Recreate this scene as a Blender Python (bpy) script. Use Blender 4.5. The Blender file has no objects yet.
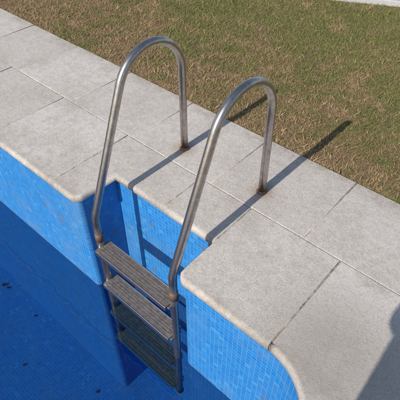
import bpy, bmesh, math, random
import numpy as np
from mathutils import Vector
random.seed(7); np.random.seed(7)
S=bpy.context.scene
S.view_settings.view_transform='Standard'
# ---------------- helpers
def link(o,parent=None):
    S.collection.objects.link(o)
    if parent: o.parent=parent
    return o
def empty(n):
    return link(bpy.data.objects.new(n,None))
def obj(name,verts,faces,mat=None,parent=None,smooth=False):
    me=bpy.data.meshes.new(name); me.from_pydata(verts,[],faces); me.update()
    if mat: me.materials.append(mat)
    if smooth:
        for p in me.polygons: p.use_smooth=True
    return link(bpy.data.objects.new(name,me),parent)
class M:
    def __init__(s,name):
        s.m=bpy.data.materials.new(name); s.m.use_nodes=True
        s.t=s.m.node_tree; s.t.nodes.clear()
        s.out=s.t.nodes.new('ShaderNodeOutputMaterial')
    def n(s,typ,ins=None,**kw):
        nd=s.t.nodes.new(typ)
        for k,v in kw.items(): setattr(nd,k,v)
        for k,v in (ins or {}).items():
            i=nd.inputs[k]
            if isinstance(v,bpy.types.NodeSocket): s.t.links.new(v,i)
            else: i.default_value=v
        return nd
    def math(s,op,a,b=0.0,c=0.0,clamp=False):
        nd=s.n('ShaderNodeMath',{0:a,1:b,2:c},operation=op,use_clamp=clamp); return nd.outputs[0]
    def mix(s,f,a,b,bt='MIX'):
        nd=s.n('ShaderNodeMix',data_type='RGBA',blend_type=bt)
        for i,v in ((0,f),(6,a),(7,b)):
            if isinstance(v,bpy.types.NodeSocket): s.t.links.new(v,nd.inputs[i])
            else: nd.inputs[i].default_value=v
        return nd.outputs[2]
    def noise(s,vec,scale,detail=4,rough=.6):
        return s.n('ShaderNodeTexNoise',{'Vector':vec,'Scale':scale,'Detail':detail,'Roughness':rough}).outputs['Fac']
    def ramp(s,f,a,b):
        return s.n('ShaderNodeMapRange',{0:f,1:a,2:b,3:0.0,4:1.0}).outputs[0]
    def pos(s): return s.n('ShaderNodeNewGeometry').outputs['Position']
    def bump(s,h,st,d=.002):
        return s.n('ShaderNodeBump',{'Height':h,'Strength':st,'Distance':d}).outputs[0]
    def done(s,**k):
        b=s.n('ShaderNodeBsdfPrincipled',{kk.replace('_',' '):v for kk,v in k.items()})
        s.t.links.new(b.outputs[0],s.out.inputs[0]); return s.m
def C(r,g,b): return (r,g,b,1)

# ---------------- materials
def mat_stone():
    m=M('coping_stone'); p=m.pos()
    rnd=m.n('ShaderNodeObjectInfo').outputs['Random']
    base=m.mix(rnd,C(.52,.48,.445),C(.61,.57,.535))
    fine=m.noise(p,300,2,.7); mid=m.noise(p,24,5,.75); big=m.noise(p,3.0,6,.72)
    c=m.mix(m.math('MULTIPLY',m.ramp(big,.44,.64),.75),base,C(.42,.38,.345))
    c=m.mix(m.math('MULTIPLY',m.ramp(mid,.46,.70),.5),c,C(.38,.34,.305))
    vo=m.n('ShaderNodeTexVoronoi',{'Vector':p,'Scale':300.0,'Randomness':1.0})
    gr=m.n('ShaderNodeSeparateColor',{0:vo.outputs['Color']}).outputs[0]
    c=m.mix(m.math('MULTIPLY',m.ramp(gr,.75,.8),.32),c,C(.23,.20,.18))
    c=m.mix(m.math('MULTIPLY',m.math('SUBTRACT',1.0,m.ramp(gr,.16,.22)),.35),c,C(.78,.75,.71))
    sp=m.ramp(fine,.56,.70)
    c=m.mix(m.math('MULTIPLY',sp,.3),c,C(.27,.235,.205))
    stn=m.noise(p,9,6,.82)
    st=m.ramp(stn,.60,.74)
    c=m.mix(m.math('MULTIPLY',st,.5),c,C(.24,.19,.145))
    sy=m.n('ShaderNodeSeparateXYZ',{0:p}).outputs[1]
    g1=m.math('SUBTRACT',1.0,m.ramp(m.math('ABSOLUTE',sy),.0,.075))
    g2=m.ramp(sy,.97,1.09)
    gg=m.math('MULTIPLY',m.math('ADD',g1,g2,clamp=True),m.ramp(stn,.38,.6))
    c=m.mix(m.math('MULTIPLY',gg,.5),c,C(.25,.205,.155))
    n=mid
    for bx in ((.683,.69,0),(.125,.685,0)):
        d=m.n('ShaderNodeVectorMath',{0:p,1:bx},operation='DISTANCE').outputs['Value']
        d=m.math('ADD',d,m.math('MULTIPLY',m.math('SUBTRACT',n,.5),.18))
        c=m.mix(m.math('MULTIPLY',m.n('ShaderNodeMapRange',{0:d,1:.01,2:.09,3:1.0,4:0.0}).outputs[0],.7),c,C(.27,.165,.095))
    d=m.n('ShaderNodeVectorMath',{0:p,1:(1.42,.12,0)},operation='DISTANCE').outputs['Value']
    d=m.math('ADD',d,m.math('MULTIPLY',m.math('SUBTRACT',big,.5),.45))
    d=m.math('ADD',d,m.math('MULTIPLY',m.math('SUBTRACT',mid,.5),.25))
    c=m.mix(m.math('MULTIPLY',m.n('ShaderNodeMapRange',{0:d,1:.1,2:.36,3:1.0,4:0.0}).outputs[0],.6),c,C(.28,.25,.225))
    h=m.math('ADD',m.math('MULTIPLY',fine,.6),m.math('MULTIPLY',mid,.9))
    return m.done(Base_Color=c,Roughness=.92,Normal=m.bump(h,.75,.004))
def mat_mortar():
    m=M('mortar'); p=m.pos()
    c=m.mix(m.ramp(m.noise(p,18,5,.75),.38,.62),C(.15,.12,.09),C(.50,.45,.39))
    return m.done(Base_Color=c,Roughness=.95,Normal=m.bump(m.noise(p,150,3),.5))
def mat_tile(name,floor=False):
    m=M(name); uv=m.n('ShaderNodeTexCoord').outputs['UV']; p=m.pos()
    sx=m.n('ShaderNodeSeparateXYZ',{0:uv})
    T=.026
    u=m.math('DIVIDE',sx.outputs[0],T); v=m.math('DIVIDE',sx.outputs[1],T)
    fu=m.math('FRACT',u); fv=m.math('FRACT',v)
    du=m.math('ABSOLUTE',m.math('SUBTRACT',fu,.5)); dv=m.math('ABSOLUTE',m.math('SUBTRACT',fv,.5))
    mx=m.math('MAXIMUM',du,dv)
    grout=m.ramp(mx,.42,.46)
    cell=m.n('ShaderNodeCombineXYZ',{0:m.math('FLOOR',u),1:m.math('FLOOR',v)}).outputs[0]
    wn=m.n('ShaderNodeTexWhiteNoise',{'Vector':cell},noise_dimensions='3D')
    r=wn.outputs['Value']
    c=m.mix(r,C(.016,.18,.53),C(.028,.235,.61))
    c=m.mix(m.math('MULTIPLY',m.ramp(r,.95,.97),.5),c,C(.07,.33,.66))
    c=m.mix(m.math('MULTIPLY',grout,.55),c,C(.13,.34,.58))
    dirt=m.ramp(m.noise(p,2.5,6,.7),.46,.75)
    c=m.mix(m.math('MULTIPLY',dirt,.4),c,C(.05,.14,.26))
    chalk=m.ramp(m.noise(p,5,6,.75),.5,.75)
    c=m.mix(m.math('MULTIPLY',chalk,.18),c,C(.28,.42,.57))
    z=m.n('ShaderNodeSeparateXYZ',{0:p}).outputs[2]
    k=m.math('SUBTRACT',1.0,m.ramp(m.math('ABSOLUTE',m.math('ADD',z,.785)),.0,.03))
    c=m.mix(m.math('MULTIPLY',k,.35),c,C(.10,.14,.17))
    cellp=m.n('ShaderNodeVectorMath',{0:cell,1:(T,T,T)},operation='MULTIPLY').outputs[0]
    s1=m.ramp(m.noise(cellp,7,4,.8),.635,.65)
    s1=m.math('MULTIPLY',s1,m.ramp(m.noise(p,60,3,.6),.36,.42))
    s1=m.math('MULTIPLY',s1,m.ramp(z,-1.9,-1.2))
    c=m.mix(m.math('MULTIPLY',s1,.85),c,C(.17,.13,.11))
    h=m.math('SUBTRACT',m.math('SUBTRACT',1.0,grout),s1)
    return m.done(Base_Color=c,Roughness=m.math('ADD',.33,m.math('MULTIPLY',m.math('ADD',grout,dirt),.3)),Normal=m.bump(h,.5,.0015))
def mat_steel(name='stainless_steel'):
    m=M(name); p=m.pos()
    n=m.noise(p,35,5,.7)
    c=m.mix(m.ramp(n,.42,.72),C(.50,.465,.44),C(.31,.27,.24))
    z=m.n('ShaderNodeSeparateXYZ',{0:p}).outputs[2]
    k=m.math('SUBTRACT',1.0,m.ramp(m.math('ABSOLUTE',m.math('ADD',z,.2)),.02,.09))
    k=m.math('MULTIPLY',k,m.ramp(n,.35,.6))
    c=m.mix(m.math('MULTIPLY',k,.6),c,C(.20,.11,.07))
    yv=m.n('ShaderNodeSeparateXYZ',{0:p}).outputs[1]
    k2=m.math('MULTIPLY',m.math('SUBTRACT',1.0,m.ramp(z,.0,.06)),m.ramp(yv,.6,.62))
    c=m.mix(m.math('MULTIPLY',k2,.6),c,C(.26,.16,.10))
    return m.done(Base_Color=c,Metallic=m.math('SUBTRACT',.95,m.math('MULTIPLY',k,.5)),Roughness=m.math('ADD',.18,m.math('MULTIPLY',n,.22)),Normal=m.bump(n,.1))
def mat_rust():
    m=M('rusty_clamp'); p=m.pos(); n=m.noise(p,70,5,.7)
    c=m.mix(m.ramp(n,.35,.65),C(.22,.125,.08),C(.13,.095,.08))
    return m.done(Base_Color=c,Metallic=.4,Roughness=.65,Normal=m.bump(n,.5))
def mat_tread():
    m=M('tread_top'); p=m.pos(); n=m.noise(p,45,5,.75)
    c=m.mix(m.ramp(n,.35,.65),C(.12,.105,.10),C(.24,.21,.19))
    return m.done(Base_Color=c,Metallic=.35,Roughness=.55,Normal=m.bump(n,.4))
def mat_grass(blade):
    m=M('dry_grass_blades' if blade else 'lawn_soil'); p=m.pos()
    sp=m.n('ShaderNodeSeparateXYZ',{0:p}); y=sp.outputs[1]; x=sp.outputs[0]
    n1=m.noise(p,1.5,3,.7); n2=m.noise(p,7,4,.8)
    f=m.math('ADD',m.math('MULTIPLY',n1,.75),m.math('MULTIPLY',n2,.9))
    f=m.math('ADD',f,m.math('MULTIPLY',m.ramp(y,1.05,2.6),.20))
    f=m.math('ADD',f,m.math('MULTIPLY',m.ramp(x,-2.0,1.0),.04))
    g=m.ramp(f,.82,1.06)   # 1 = green
    if blade:
        a=m.n('ShaderNodeAttribute',attribute_name='rnd').outputs['Fac']
        g=m.ramp(m.math('ADD',g,m.math('MULTIPLY',m.math('SUBTRACT',a,.5),1.0)),.2,.8)
        br=m.mix(a,C(.24,.155,.08),C(.50,.36,.20))
        gr=m.mix(a,C(.11,.13,.03),C(.26,.26,.08))
        return m.done(Base_Color=m.mix(g,br,gr),Roughness=.8)
    c=m.mix(g,C(.20,.13,.07),C(.12,.115,.035))
    c=m.mix(m.ramp(m.noise(p,60,4,.7),.45,.65),c,C(.07,.052,.028))
    return m.done(Base_Color=c,Roughness=.95)
def mat_plain(name,col,rough=.8,metal=0,nscale=50,var=.25):
    m=M(name); p=m.pos(); n=m.noise(p,nscale,4)
    c=m.mix(n,C(*[x*(1-var) for x in col]),C(*[min(1,x*(1+var)) for x in col]))
    return m.done(Base_Color=c,Roughness=rough,Metallic=metal,Normal=m.bump(n,.3))
def mat_water():
    m=M('pool_water'); p=m.pos()
    nb=m.bump(m.noise(p,4.0,3,.5),.12,.03)
    tr=m.n('ShaderNodeBsdfTransparent',{'Color':C(.36,.50,.61)})
    gl=m.n('ShaderNodeBsdfGlossy',{'Color':C(1,1,1),'Roughness':.03,'Normal':nb})
    lw=m.n('ShaderNodeLayerWeight',{'Blend':.5}).outputs['Facing']
    fr=m.math('ADD',.03,m.math('MULTIPLY',m.math('POWER',lw,5.0),.97))
    mx=m.n('ShaderNodeMixShader',{0:fr,1:tr.outputs[0],2:gl.outputs[0]})
    m.t.links.new(mx.outputs[0],m.out.inputs[0]); return m.m

STONE=mat_stone(); MORTAR=mat_mortar(); TILE=mat_tile('blue_mosaic'); STEEL=mat_steel(); RUST=mat_rust()
TREAD=mat_tread(); SOIL=mat_grass(False); BLADE=mat_grass(True)

# ---------------- contour
def roundpoly(pts):
    out=[]; n=len(pts)
    for i in range(n):
        x,y,r=pts[i]; p=Vector((x,y)); a=Vector(pts[i-1][:2])-p; b=Vector(pts[(i+1)%n][:2])-p
        a.normalize(); b.normalize()
        if r<=0: out.append((x,y)); continue
        seg=14 if r>.1 else 8
        c=p+(a+b)*r   # right angles only
        s=p+a*r-c; e=p+b*r-c
        a0=math.atan2(s.y,s.x); a1=math.atan2(e.y,e.x); d=a1-a0
        while d>math.pi: d-=2*math.pi
        while d<-math.pi: d+=2*math.pi
        for k in range(seg+1):
            t=a0+d*k/seg; out.append((c.x+r*math.cos(t),c.y+r*math.sin(t)))
    return out
X0,X1,Y1=-7.0,1.5,-4.2
NX=.715; ND=.265
cop=roundpoly([(X0,0,.28),(0,0,.055),(0,ND,.0),(NX,ND,.0),(NX,0,.055),(X1,0,.28),(X1,Y1,.28),(X0,Y1,.28)])
o=.022
wall=roundpoly([(X0-o,o,.3),(-o,o,.03),(-o,ND+o,0),(NX+o,ND+o,0),(NX+o,o,.03),(X1+o,o,.3),(X1+o,Y1-o,.3),(X0-o,Y1-o,.3)])
def seg_dist(p,a,b):
    a=Vector(a);b=Vector(b);p=Vector(p);d=b-a;t=max(0,min(1,(p-a).dot(d)/d.dot(d)))
    return (p-(a+d*t)).length
def on_nose(p): return min(seg_dist(p,cop[i-1],cop[i]) for i in range(len(cop)))<.004
pool_deck=empty('pool_coping')
cnt=[0]
def slab(pts,T=.05,dz=None):
    area=sum(pts[i-1][0]*pts[i][1]-pts[i][0]*pts[i-1][1] for i in range(len(pts)))
    if area<0: pts=pts[::-1]
    n=len(pts)
    nose=[on_nose(((pts[i][0]+pts[(i+1)%n][0])/2,(pts[i][1]+pts[(i+1)%n][1])/2)) for i in range(n)]
    g=[0 if k else .0022 for k in nose]; r=[.019 if k else .0035 for k in nose]
    def ring(off):
        res=[]
        for i in range(n):
            p=Vector(pts[i]); d0=(p-Vector(pts[i-1])).normalized(); d1=(Vector(pts[(i+1)%n])-p).normalized()
            n0=Vector((-d0.y,d0.x)); n1=Vector((-d1.y,d1.x)); o0=off[i-1]; o1=off[i]
            cr=d0.x*d1.y-d0.y*d1.x
            if abs(cr)<1e-3: q=p+n1*(o0+o1)/2
            else:
                a=p+n0*o0; b=p+n1*o1; t=((b-a).x*d1.y-(b-a).y*d1.x)/cr; q=a+d0*t
            res.append(q)
        return res
    if dz is None: dz=random.uniform(-.002,.0015)
    vr=[max(r[i-1],r[i]) for i in range(n)]
    layers=[([g[i]+r[i]*.6 for i in range(n)],[-T]*n),([g[i] for i in range(n)],[-T+.6*q for q in vr])]
    for k in range(0,6):
        ph=math.pi/2*k/5
        layers.append(([g[i]+r[i]*(1-math.cos(ph)) for i in range(n)],[-q*(1-math.sin(ph)) for q in vr]))
    V=[];F=[]
    for off,zz in layers:
        for q,z in zip(ring(off),zz): V.append((q.x,q.y,z+dz))
    L=len(layers)
    for l in range(L-1):
        for i in range(n):
            j=(i+1)%n; F.append((l*n+i,l*n+j,(l+1)*n+j,(l+1)*n+i))
    F.append(tuple(range(n))[::-1]); F.append(tuple((L-1)*n+i for i in range(n)))
    cnt[0]+=1
    me_o=obj('slab_%d'%cnt[0],V,F,STONE,pool_deck)
    for f in me_o.data.polygons[:-2]: f.use_smooth=True
    return me_o
R1=.56; R2=1.09
def rect(a,b,c,d): slab([(a,c),(b,c),(b,d),(a,d)])
xs=[-.22,-.86,-1.49,-2.13,-2.76,-3.4,-4.03,-4.67,-5.3,-5.94,-6.6]
for a,b in zip(xs[1:],xs[:-1]): rect(a,b,0,R1)
arcL=[p for p in roundpoly([(-.22,0,0),(0,0,.055),(0,ND,0),(.37,ND,0),(.37,R1,0),(-.22,R1,0)])]
slab(arcL)
rect(.37,NX,ND,R1)
slab(roundpoly([(NX,0,.055),(1.22,0,0),(1.22,R1,0),(NX,R1,0)]))
slab(roundpoly([(1.22,0,0),(1.5,0,.279),(1.5,-.36,0),(2.06,-.36,0),(2.06,R1,0),(1.22,R1,0)]))
x2=[2.62,2.10,1.56,1.02,.44,-.17,-.78,-1.40,-2.0,-2.62,-3.22,-3.84,-4.44,-5.06,-5.66,-6.3,-6.9,-7.5,-8.1]
for a,b in zip(x2[1:],x2[:-1]): rect(a,b,R1,R2)
y=-.36; k=0
rect(2.06,2.62,-.1,R1)
while y>Y1-.5:
    yn=max(y-.62,Y1) if y>Y1 else Y1-.56
    if y>Y1+.01 and yn<=Y1+.3: yn=Y1+.3
    if y<=Y1+.31: break
    rect(1.5,2.06,yn,y); y=yn
slab(roundpoly([(1.5,Y1+.3,0),(1.5,Y1,.279),(1.2,Y1,0),(1.2,Y1-.56,0),(2.06,Y1-.56,0),(2.06,Y1+.3,0)]))
y=-.1
while y>Y1-.5:
    rect(2.06,2.62,max(y-.6,Y1-.56),y); y-=.6
x=1.2
while x>-6.6:
    xn=max(x-.63,-6.6); rect(xn,x,Y1-.56,Y1); x=xn
slab(roundpoly([(-6.6,0,0),(-6.6,R1,0),(-7.56,R1,0),(-7.56,-.4,0),(-7,-.4,0),(-7,0,.279)]))
slab(roundpoly([(-6.6,Y1,0),(-6.6,Y1-.56,0),(-7.56,Y1-.56,0),(-7.56,Y1+.4,0),(-7,Y1+.4,0),(-7,Y1,.279)]))
y=-.4
while y>Y1+.4:
    yn=max(y-.63,Y1+.4); rect(-7.56,-7,yn,y); y=yn
def filled(name,loops,z,mat,parent=None):
    bm=bmesh.new(); es=[]
    for lp in loops:
        vs=[bm.verts.new((p[0],p[1],z)) for p in lp]
        for i in range(len(vs)): es.append(bm.edges.new((vs[i-1],vs[i])))
    bmesh.ops.triangle_fill(bm,edges=es,use_beauty=True,normal=(0,0,1))
    for f in bm.faces:
        if f.normal.z<0: f.normal_flip()
    me=bpy.data.meshes.new(name); bm.to_mesh(me); bm.free(); me.materials.append(mat)
    uv=me.uv_layers.new(name='UVMap')
    for l in me.loops:
        v=me.vertices[l.vertex_index].co; uv.data[l.index].uv=(v.x+.6,v.y)
    return link(bpy.data.objects.new(name,me),parent)
outer=[(-8.1,R2),(2.62,R2),(2.62,Y1-.56),(-8.1,Y1-.56)]
mor=filled('mortar_bed',[outer,wall],-.0045,MORTAR,pool_deck)
edge=obj('mortar_edge',[(p[0],p[1],z) for z in (-.3,-.0055) for p in outer],[(i,(i+1)%4,4+(i+1)%4,4+i) for i in range(4)],MORTAR,pool_deck)
lawn=filled('lawn_ground',[[(-300,300),(300,300),(300,-300),(-300,-300)],[(-8.1,R2-.002),(2.618,R2-.002),(2.618,Y1-.558),(-8.1,Y1-.558)]],-.022,SOIL)

# ---------------- pool shell
pool=empty('swimming_pool')
FZ=-2.3
n=len(wall); acc=[0]
for i in range(n): acc.append(acc[-1]+(Vector(wall[(i+1)%n])-Vector(wall[i])).length)
me=bpy.data.meshes.new('walls'); vs=[];fs=[];uvs=[]
for i in range(n):
    j=(i+1)%n; b=len(vs)
    vs+= [(wall[i][0],wall[i][1],FZ),(wall[j][0],wall[j][1],FZ),(wall[j][0],wall[j][1],-.047),(wall[i][0],wall[i][1],-.047)]
    fs.append((b,b+1,b+2,b+3)); uvs+=[(acc[i],FZ),(acc[i+1],FZ),(acc[i+1],-.047),(acc[i],-.047)]
me.from_pydata(vs,[],fs); uv=me.uv_layers.new(name='UVMap')
for l,c in zip(me.loops,uvs): uv.data[l.index].uv=c
me.materials.append(TILE); me.update()
link(bpy.data.objects.new('walls',me),pool)
filled('floor',[wall],FZ,TILE,pool)
w=filled('pool_water',[wall],-.80,mat_water())

# ---------------- ladder
lad=empty('pool_ladder')
def profile():
    P=[(.017,-1.235),(.017,-1.0),(.017,-.6),(.017,-.3)]
    dx,dz=.386,.9225; tl=.03
    A=Vector((.017,-.06-tl)); B=Vector((.017,-.06)); Cc=B+Vector((dx,dz))*tl
    for k in range(7):
        t=k/6; q=A*(1-t)**2+B*2*t*(1-t)+Cc*t*t; P.append((q.x,q.y))
    for t in (.2,.4,.6,.8):
        q=Cc.lerp(Vector((.288,.587)),t); P.append((q.x,q.y))
    R=.209
    for k in range(33):
        a=math.radians(157.3*(1-k/32)); P.append((.481+R*math.cos(a),.506+R*math.sin(a)))
    P+=[(.690,.35),(.691,.15),(.692,-.03)]
    return P
def tube(name,path,rad,mat,parent,seg=28,cap=True):
    V=[];F=[];n=len(path)
    for i,p in enumerate(path):
        p=Vector(p); a=Vector(path[max(i-1,0)]); b=Vector(path[min(i+1,n-1)]); t=(b-a).normalized()
        s=Vector((1,0,0)) if abs(t.x)<.9 else Vector((0,0,1)); u=(s-t*s.dot(t)).normalized(); w=t.cross(u)
        for k in range(seg):
            an=2*math.pi*k/seg; V.append(tuple(p+(u*math.cos(an)+w*math.sin(an))*rad))
    for i in range(n-1):
        for k in range(seg):
            k2=(k+1)%seg; F.append((i*seg+k,i*seg+k2,(i+1)*seg+k2,(i+1)*seg+k))
    F.append(tuple(range(seg))); F.append(tuple((n-1)*seg+k for k in range(seg))[::-1])
    ob=obj(name,V,F,mat,parent)
    for f in ob.data.polygons[:-2]: f.use_smooth=True
    bm=bmesh.new(); bm.from_mesh(ob.data); bmesh.ops.recalc_face_normals(bm,faces=bm.faces); bm.to_mesh(ob.data); bm.free()
    return ob
RX=(.123,.679); PR=profile()
def box(name,x0,x1,y0,y1,z0,z1,mat,parent,bev=.004):
    bm=bmesh.new(); bmesh.ops.create_cube(bm,size=1)
    for v in bm.verts:
        v.co=Vector((x0+(v.co.x+.5)*(x1-x0),y0+(v.co.y+.5)*(y1-y0),z0+(v.co.z+.5)*(z1-z0)))
    if bev: bmesh.ops.bevel(bm,geom=bm.edges[:],offset=bev,segments=3,affect='EDGES',profile=.5)
    me=bpy.data.meshes.new(name); bm.to_mesh(me); bm.free(); me.materials.append(mat)
    return link(bpy.data.objects.new(name,me),parent)
for i,x in enumerate(RX):
    tube('rail_%d'%i,[(x,a,b) for a,b in PR],.0205,STEEL,lad)
    tube('sleeve_%d'%i,[(x,.017,-.235),(x,.017,-.175)],.0228,RUST,lad)
    tube('end_cap_%d'%i,[(x,.017,-1.255),(x,.017,-1.232)],.0225,mat_plain('black_rubber',(.03,.03,.03)),lad)
    V=[];F=[];seg=32; prof=[(.031,-.001),(.031,.002),(.028,.004),(.025,.007),(.023,.012),(.0208,.014)]
    for r,z in prof:
        for k in range(seg):
            an=2*math.pi*k/seg; V.append((x+r*math.cos(an),.692+r*math.sin(an),z))
    for l in range(len(prof)-1):
        for k in range(seg):
            F.append((l*seg+k,l*seg+(k+1)%seg,(l+1)*seg+(k+1)%seg,(l+1)*seg+k))
    obj('anchor_flange_%d'%i,V,F,RUST,lad,True)
for i,z in enumerate((-.275,-.575,-.865,-1.16)):
    a,b=RX[0]+.012,RX[1]-.012
    box('tread_plate_%d'%i,a,b,-.030,.062,z-.003,z+.004,TREAD,lad,.002)
    box('tread_front_lip_%d'%i,a,b,-.036,-.029,z-.028,z+.0065,STEEL,lad,.003)
    box('tread_back_lip_%d'%i,a,b,.061,.068,z-.026,z+.0065,STEEL,lad,.003)
    for k in range(4):
        yy=-.012+k*.0165
        box('tread_rib_%d_%d'%(i,k),a+.012,b-.012,yy,yy+.006,z+.003,z+.0050,TREAD,lad,.0009)
    for x in RX:
        s=1 if x<.4 else -1
        box('tread_bracket_%d'%i,min(x,x+s*.026),max(x,x+s*.026),-.022,.056,z-.024,z-.0045,STEEL,lad,.003)

# ---------------- leaves / debris in pool
leafm=mat_plain('dead_leaves',(.06,.045,.035),.9)
CAM=Vector((1.62,-.845,1.65)); H=math.radians(41.84)
cs,sn=math.cos(math.radians(44)),math.sin(math.radians(44)); f=461
def pix(u,v,z):
    a=u-200;b=v-200; hz=f*cs-b*sn; vt=-(f*sn+b*cs)
    d=Vector((a*.745-hz*.667,a*.667+hz*.745,vt)); t=(z-CAM.z)/d.z; return CAM+d*t
V=[];F=[]
def leaf(x,y,z,s):
    a=random.uniform(0,6.28); b=len(V); n=7
    V.append((x,y,z+s*.25))
    for k in range(n):
        an=a+2*math.pi*k/n; r=s*(.5+.6*abs(math.cos(an-a))*random.uniform(.7,1.1))
        V.append((x+r*math.cos(an),y+r*math.sin(an),z+random.uniform(.002,.02)))
    for k in range(n): F.append((b,b+1+k,b+1+(k+1)%n))
for (u,v,s) in ((5,285,.03),(9,288,.02),(25,365,.018),(36,316,.018),(98,392,.018)):
    p=pix(u,v,FZ); leaf(p.x,p.y,FZ,s)
for _ in range(110):
    leaf(random.uniform(-6.8,1.3),random.uniform(-4,-.05),FZ,random.choice((.004,.005,.007)))
obj('fallen_leaves',V,F,leafm)

# ---------------- lawn blades
def mk_blades(name,co):
    N=len(co)
    me=bpy.data.meshes.new(name); me.vertices.add(N*3); me.vertices.foreach_set('co',co.reshape(-1))
    me.loops.add(N*3); me.loops.foreach_set('vertex_index',np.arange(N*3,dtype=np.int32))
    me.polygons.add(N); me.polygons.foreach_set('loop_start',np.arange(0,N*3,3,dtype=np.int32)); me.polygons.foreach_set('loop_total',np.full(N,3,dtype=np.int32))
    me.update(); me.validate()
    at=me.attributes.new('rnd','FLOAT','POINT'); at.data.foreach_set('value',np.repeat(np.random.rand(N),3).astype(np.float32))
    me.materials.append(BLADE); return link(bpy.data.objects.new(name,me))
def blades(name,x0,x1,y0,y1,N,hmin,hmax,wd):
    x=np.random.uniform(x0,x1,N); yy=np.random.uniform(y0,y1,N)
    keep=~((yy<R2-.004)&(x<2.64)) ; x=x[keep];yy=yy[keep];N=len(x)
    h=np.random.uniform(hmin,hmax,N); an=np.random.uniform(0,2*np.pi,N); la=np.random.uniform(0,2*np.pi,N)
    lean=np.abs(np.random.normal(.9,.5,N))*h
    w=wd*np.random.uniform(.6,1.4,N)
    co=np.zeros((N,3,3)); dx=np.cos(an)*w;dy=np.sin(an)*w; z0=-.022
    co[:,0]=np.stack([x-dx,yy-dy,np.full(N,z0)],1); co[:,1]=np.stack([x+dx,yy+dy,np.full(N,z0)],1)
    co[:,2]=np.stack([x+np.cos(la)*lean,yy+np.sin(la)*lean,z0+h*np.random.uniform(.5,1,N)],1)
    return mk_blades(name,co)
g=empty('lawn_grass')
for args in (('blades_near',-3.2,2.6,R2-.004,4.0,250000,.010,.030,.0016),('blades_edge',-3.2,2.6,R2-.004,R2+.03,6000,.02,.05,.002),('blades_far',-7,5,1.1,7,80000,.015,.035,.004)):
    b=blades(*args); b.parent=g
# dry clippings blown on to the slabs beside the lawn
N=420
x=np.random.uniform(-3,2.5,N); yy=R2-np.random.exponential(.05,N); an=np.random.uniform(0,2*np.pi,N); L=np.random.uniform(.006,.022,N)
co=np.zeros((N,3,3))
co[:,0]=np.stack([x,yy,np.full(N,.0025)],1)
co[:,1]=np.stack([x+np.cos(an+1.57)*.0016,yy+np.sin(an+1.57)*.0016,np.full(N,.0025)],1)
co[:,2]=np.stack([x+np.cos(an)*L,yy+np.sin(an)*L,np.random.uniform(.0025,.006,N)],1)
mk_blades('clippings',co).parent=g

# ---------------- far concrete path
a=Vector((-.272,3.379)); d=Vector((.402,.195)).normalized(); nn=Vector((-d.y,d.x))
pp=[a-d*6,a+d*8,a+d*8+nn*1.2,a-d*6+nn*1.2]
pth=box('concrete_path',0,14,0,1.2,-.05,.03,mat_plain('path_concrete',(.42,.42,.43),.9),None,.01)
pth.location=(pp[0].x,pp[0].y,0); pth.rotation_euler=(0,0,math.atan2(d.y,d.x))

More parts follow.
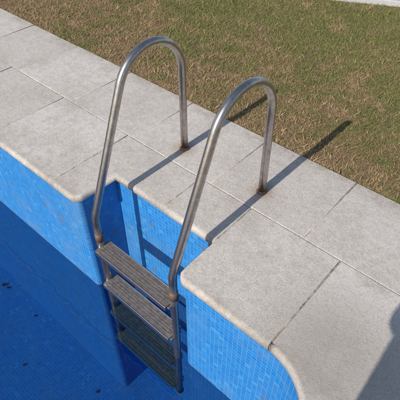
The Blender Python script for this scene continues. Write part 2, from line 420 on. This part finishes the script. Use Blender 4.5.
# ---------------- photographer
def person(loc,ang):
    root=empty('person')
    joints={'pelvis':((0,0,.95),(.20,.13)),'waist':((0,0,1.1),(.20,.13)),'chest':((0,0,1.30),(.205,.13)),'neckb':((0,0,1.46),(.09,.07)),
     'neck':((0,.01,1.53),(.055,.055)),'headl':((0,.03,1.6),(.075,.09)),'headt':((0,.02,1.7),(.07,.085)),
     'hipL':((-.1,0,.88),(.095,.1)),'kneeL':((-.11,.02,.49),(.06,.065)),'ankL':((-.12,0,.1),(.042,.045)),'toeL':((-.13,.17,.04),(.04,.03)),
     'hipR':((.1,0,.88),(.095,.1)),'kneeR':((.11,.02,.49),(.06,.065)),'ankR':((.12,0,.1),(.042,.045)),'toeR':((.13,.17,.04),(.04,.03)),
     'shL':((-.19,0,1.40),(.07,.07)),'elL':((-.19,.13,1.17),(.058,.058)),'wrL':((-.09,.36,1.4),(.035,.035)),
     'shR':((.19,0,1.40),(.07,.07)),'elR':((.19,.13,1.17),(.058,.058)),'wrR':((.09,.36,1.4),(.035,.035))}
    E=['pelvis-waist','waist-chest','chest-neckb','neckb-neck','neck-headl','headl-headt','pelvis-hipL','hipL-kneeL','kneeL-ankL','ankL-toeL','pelvis-hipR','hipR-kneeR','kneeR-ankR','ankR-toeR','chest-shL','shL-elL','elL-wrL','chest-shR','shR-elR','elR-wrR']
    ks=list(joints); me=bpy.data.meshes.new('body'); me.from_pydata([joints[k][0] for k in ks],[tuple(ks.index(q) for q in e.split('-')) for e in E],[])
    ob=link(bpy.data.objects.new('body',me),root); md=ob.modifiers.new('s','SKIN')
    for i,k in enumerate(ks): me.skin_vertices[0].data[i].radius=joints[k][1]; me.skin_vertices[0].data[i].use_root=(k=='pelvis')
    sb=ob.modifiers.new('ss','SUBSURF'); sb.levels=2; sb.render_levels=2
    m=M('clothes_and_skin'); z=m.n('ShaderNodeSeparateXYZ',{0:m.n('ShaderNodeTexCoord').outputs['Object']}).outputs[2]
    c=m.mix(m.ramp(z,.88,.885),C(.03,.04,.08),C(.12,.12,.13)); c=m.mix(m.ramp(z,1.49,1.50),c,C(.45,.28,.2)); c=m.mix(m.ramp(z,1.66,1.67),c,C(.03,.02,.015))
    me.materials.append(m.done(Base_Color=c,Roughness=.8))
    skin=mat_plain('skin',(.45,.28,.2),.6)
    for s in (-1,1):
        box('palm',s*.085-.014,s*.085+.014,.36,.44,1.38,1.46,skin,root,.012)
        for k in range(4):
            z=1.385+k*.021; Lk=(.06,.07,.075,.065)[k]
            tube('finger',[(s*.085,.43,z),(s*.078,.43+Lk*.6,z),(s*.05,.43+Lk*.75,z)],.009,skin,root,10)
        tube('thumb',[(s*.08,.38,1.45),(s*.06,.41,1.475),(s*.04,.43,1.475)],.010,skin,root,10)
    box('phone',-.075,.075,.45,.459,1.385,1.46,mat_plain('phone_plastic',(.02,.02,.02),.3),root,.003)
    root.location=loc; root.rotation_euler=(0,0,ang); return root
person((1.745,-1.36,0),math.radians(4))

# ---------------- light, world, camera
el=math.radians(35.3); az=math.radians(0.8)
sd=bpy.data.lights.new('sun','SUN'); sd.energy=4.7; sd.angle=math.radians(.53); sd.color=(1,.93,.83)
so=link(bpy.data.objects.new('sun',sd)); so.rotation_euler=(math.pi/2-el,0,-az)
wd=bpy.data.worlds.new('World'); S.world=wd; wd.use_nodes=True; nt=wd.node_tree
sk=nt.nodes.new('ShaderNodeTexSky'); sk.sky_type='NISHITA'; sk.sun_disc=False; sk.sun_elevation=el; sk.sun_rotation=math.pi
bg=nt.nodes['Background']; nt.links.new(sk.outputs[0],bg.inputs[0]); bg.inputs[1].default_value=.12
cd=bpy.data.cameras.new('camera'); cd.lens=36*461/400; cd.sensor_width=36; cd.clip_start=.05; cd.clip_end=1000
co=link(bpy.data.objects.new('camera',cd)); co.location=CAM; co.rotation_euler=(math.radians(46),0,H); S.camera=co
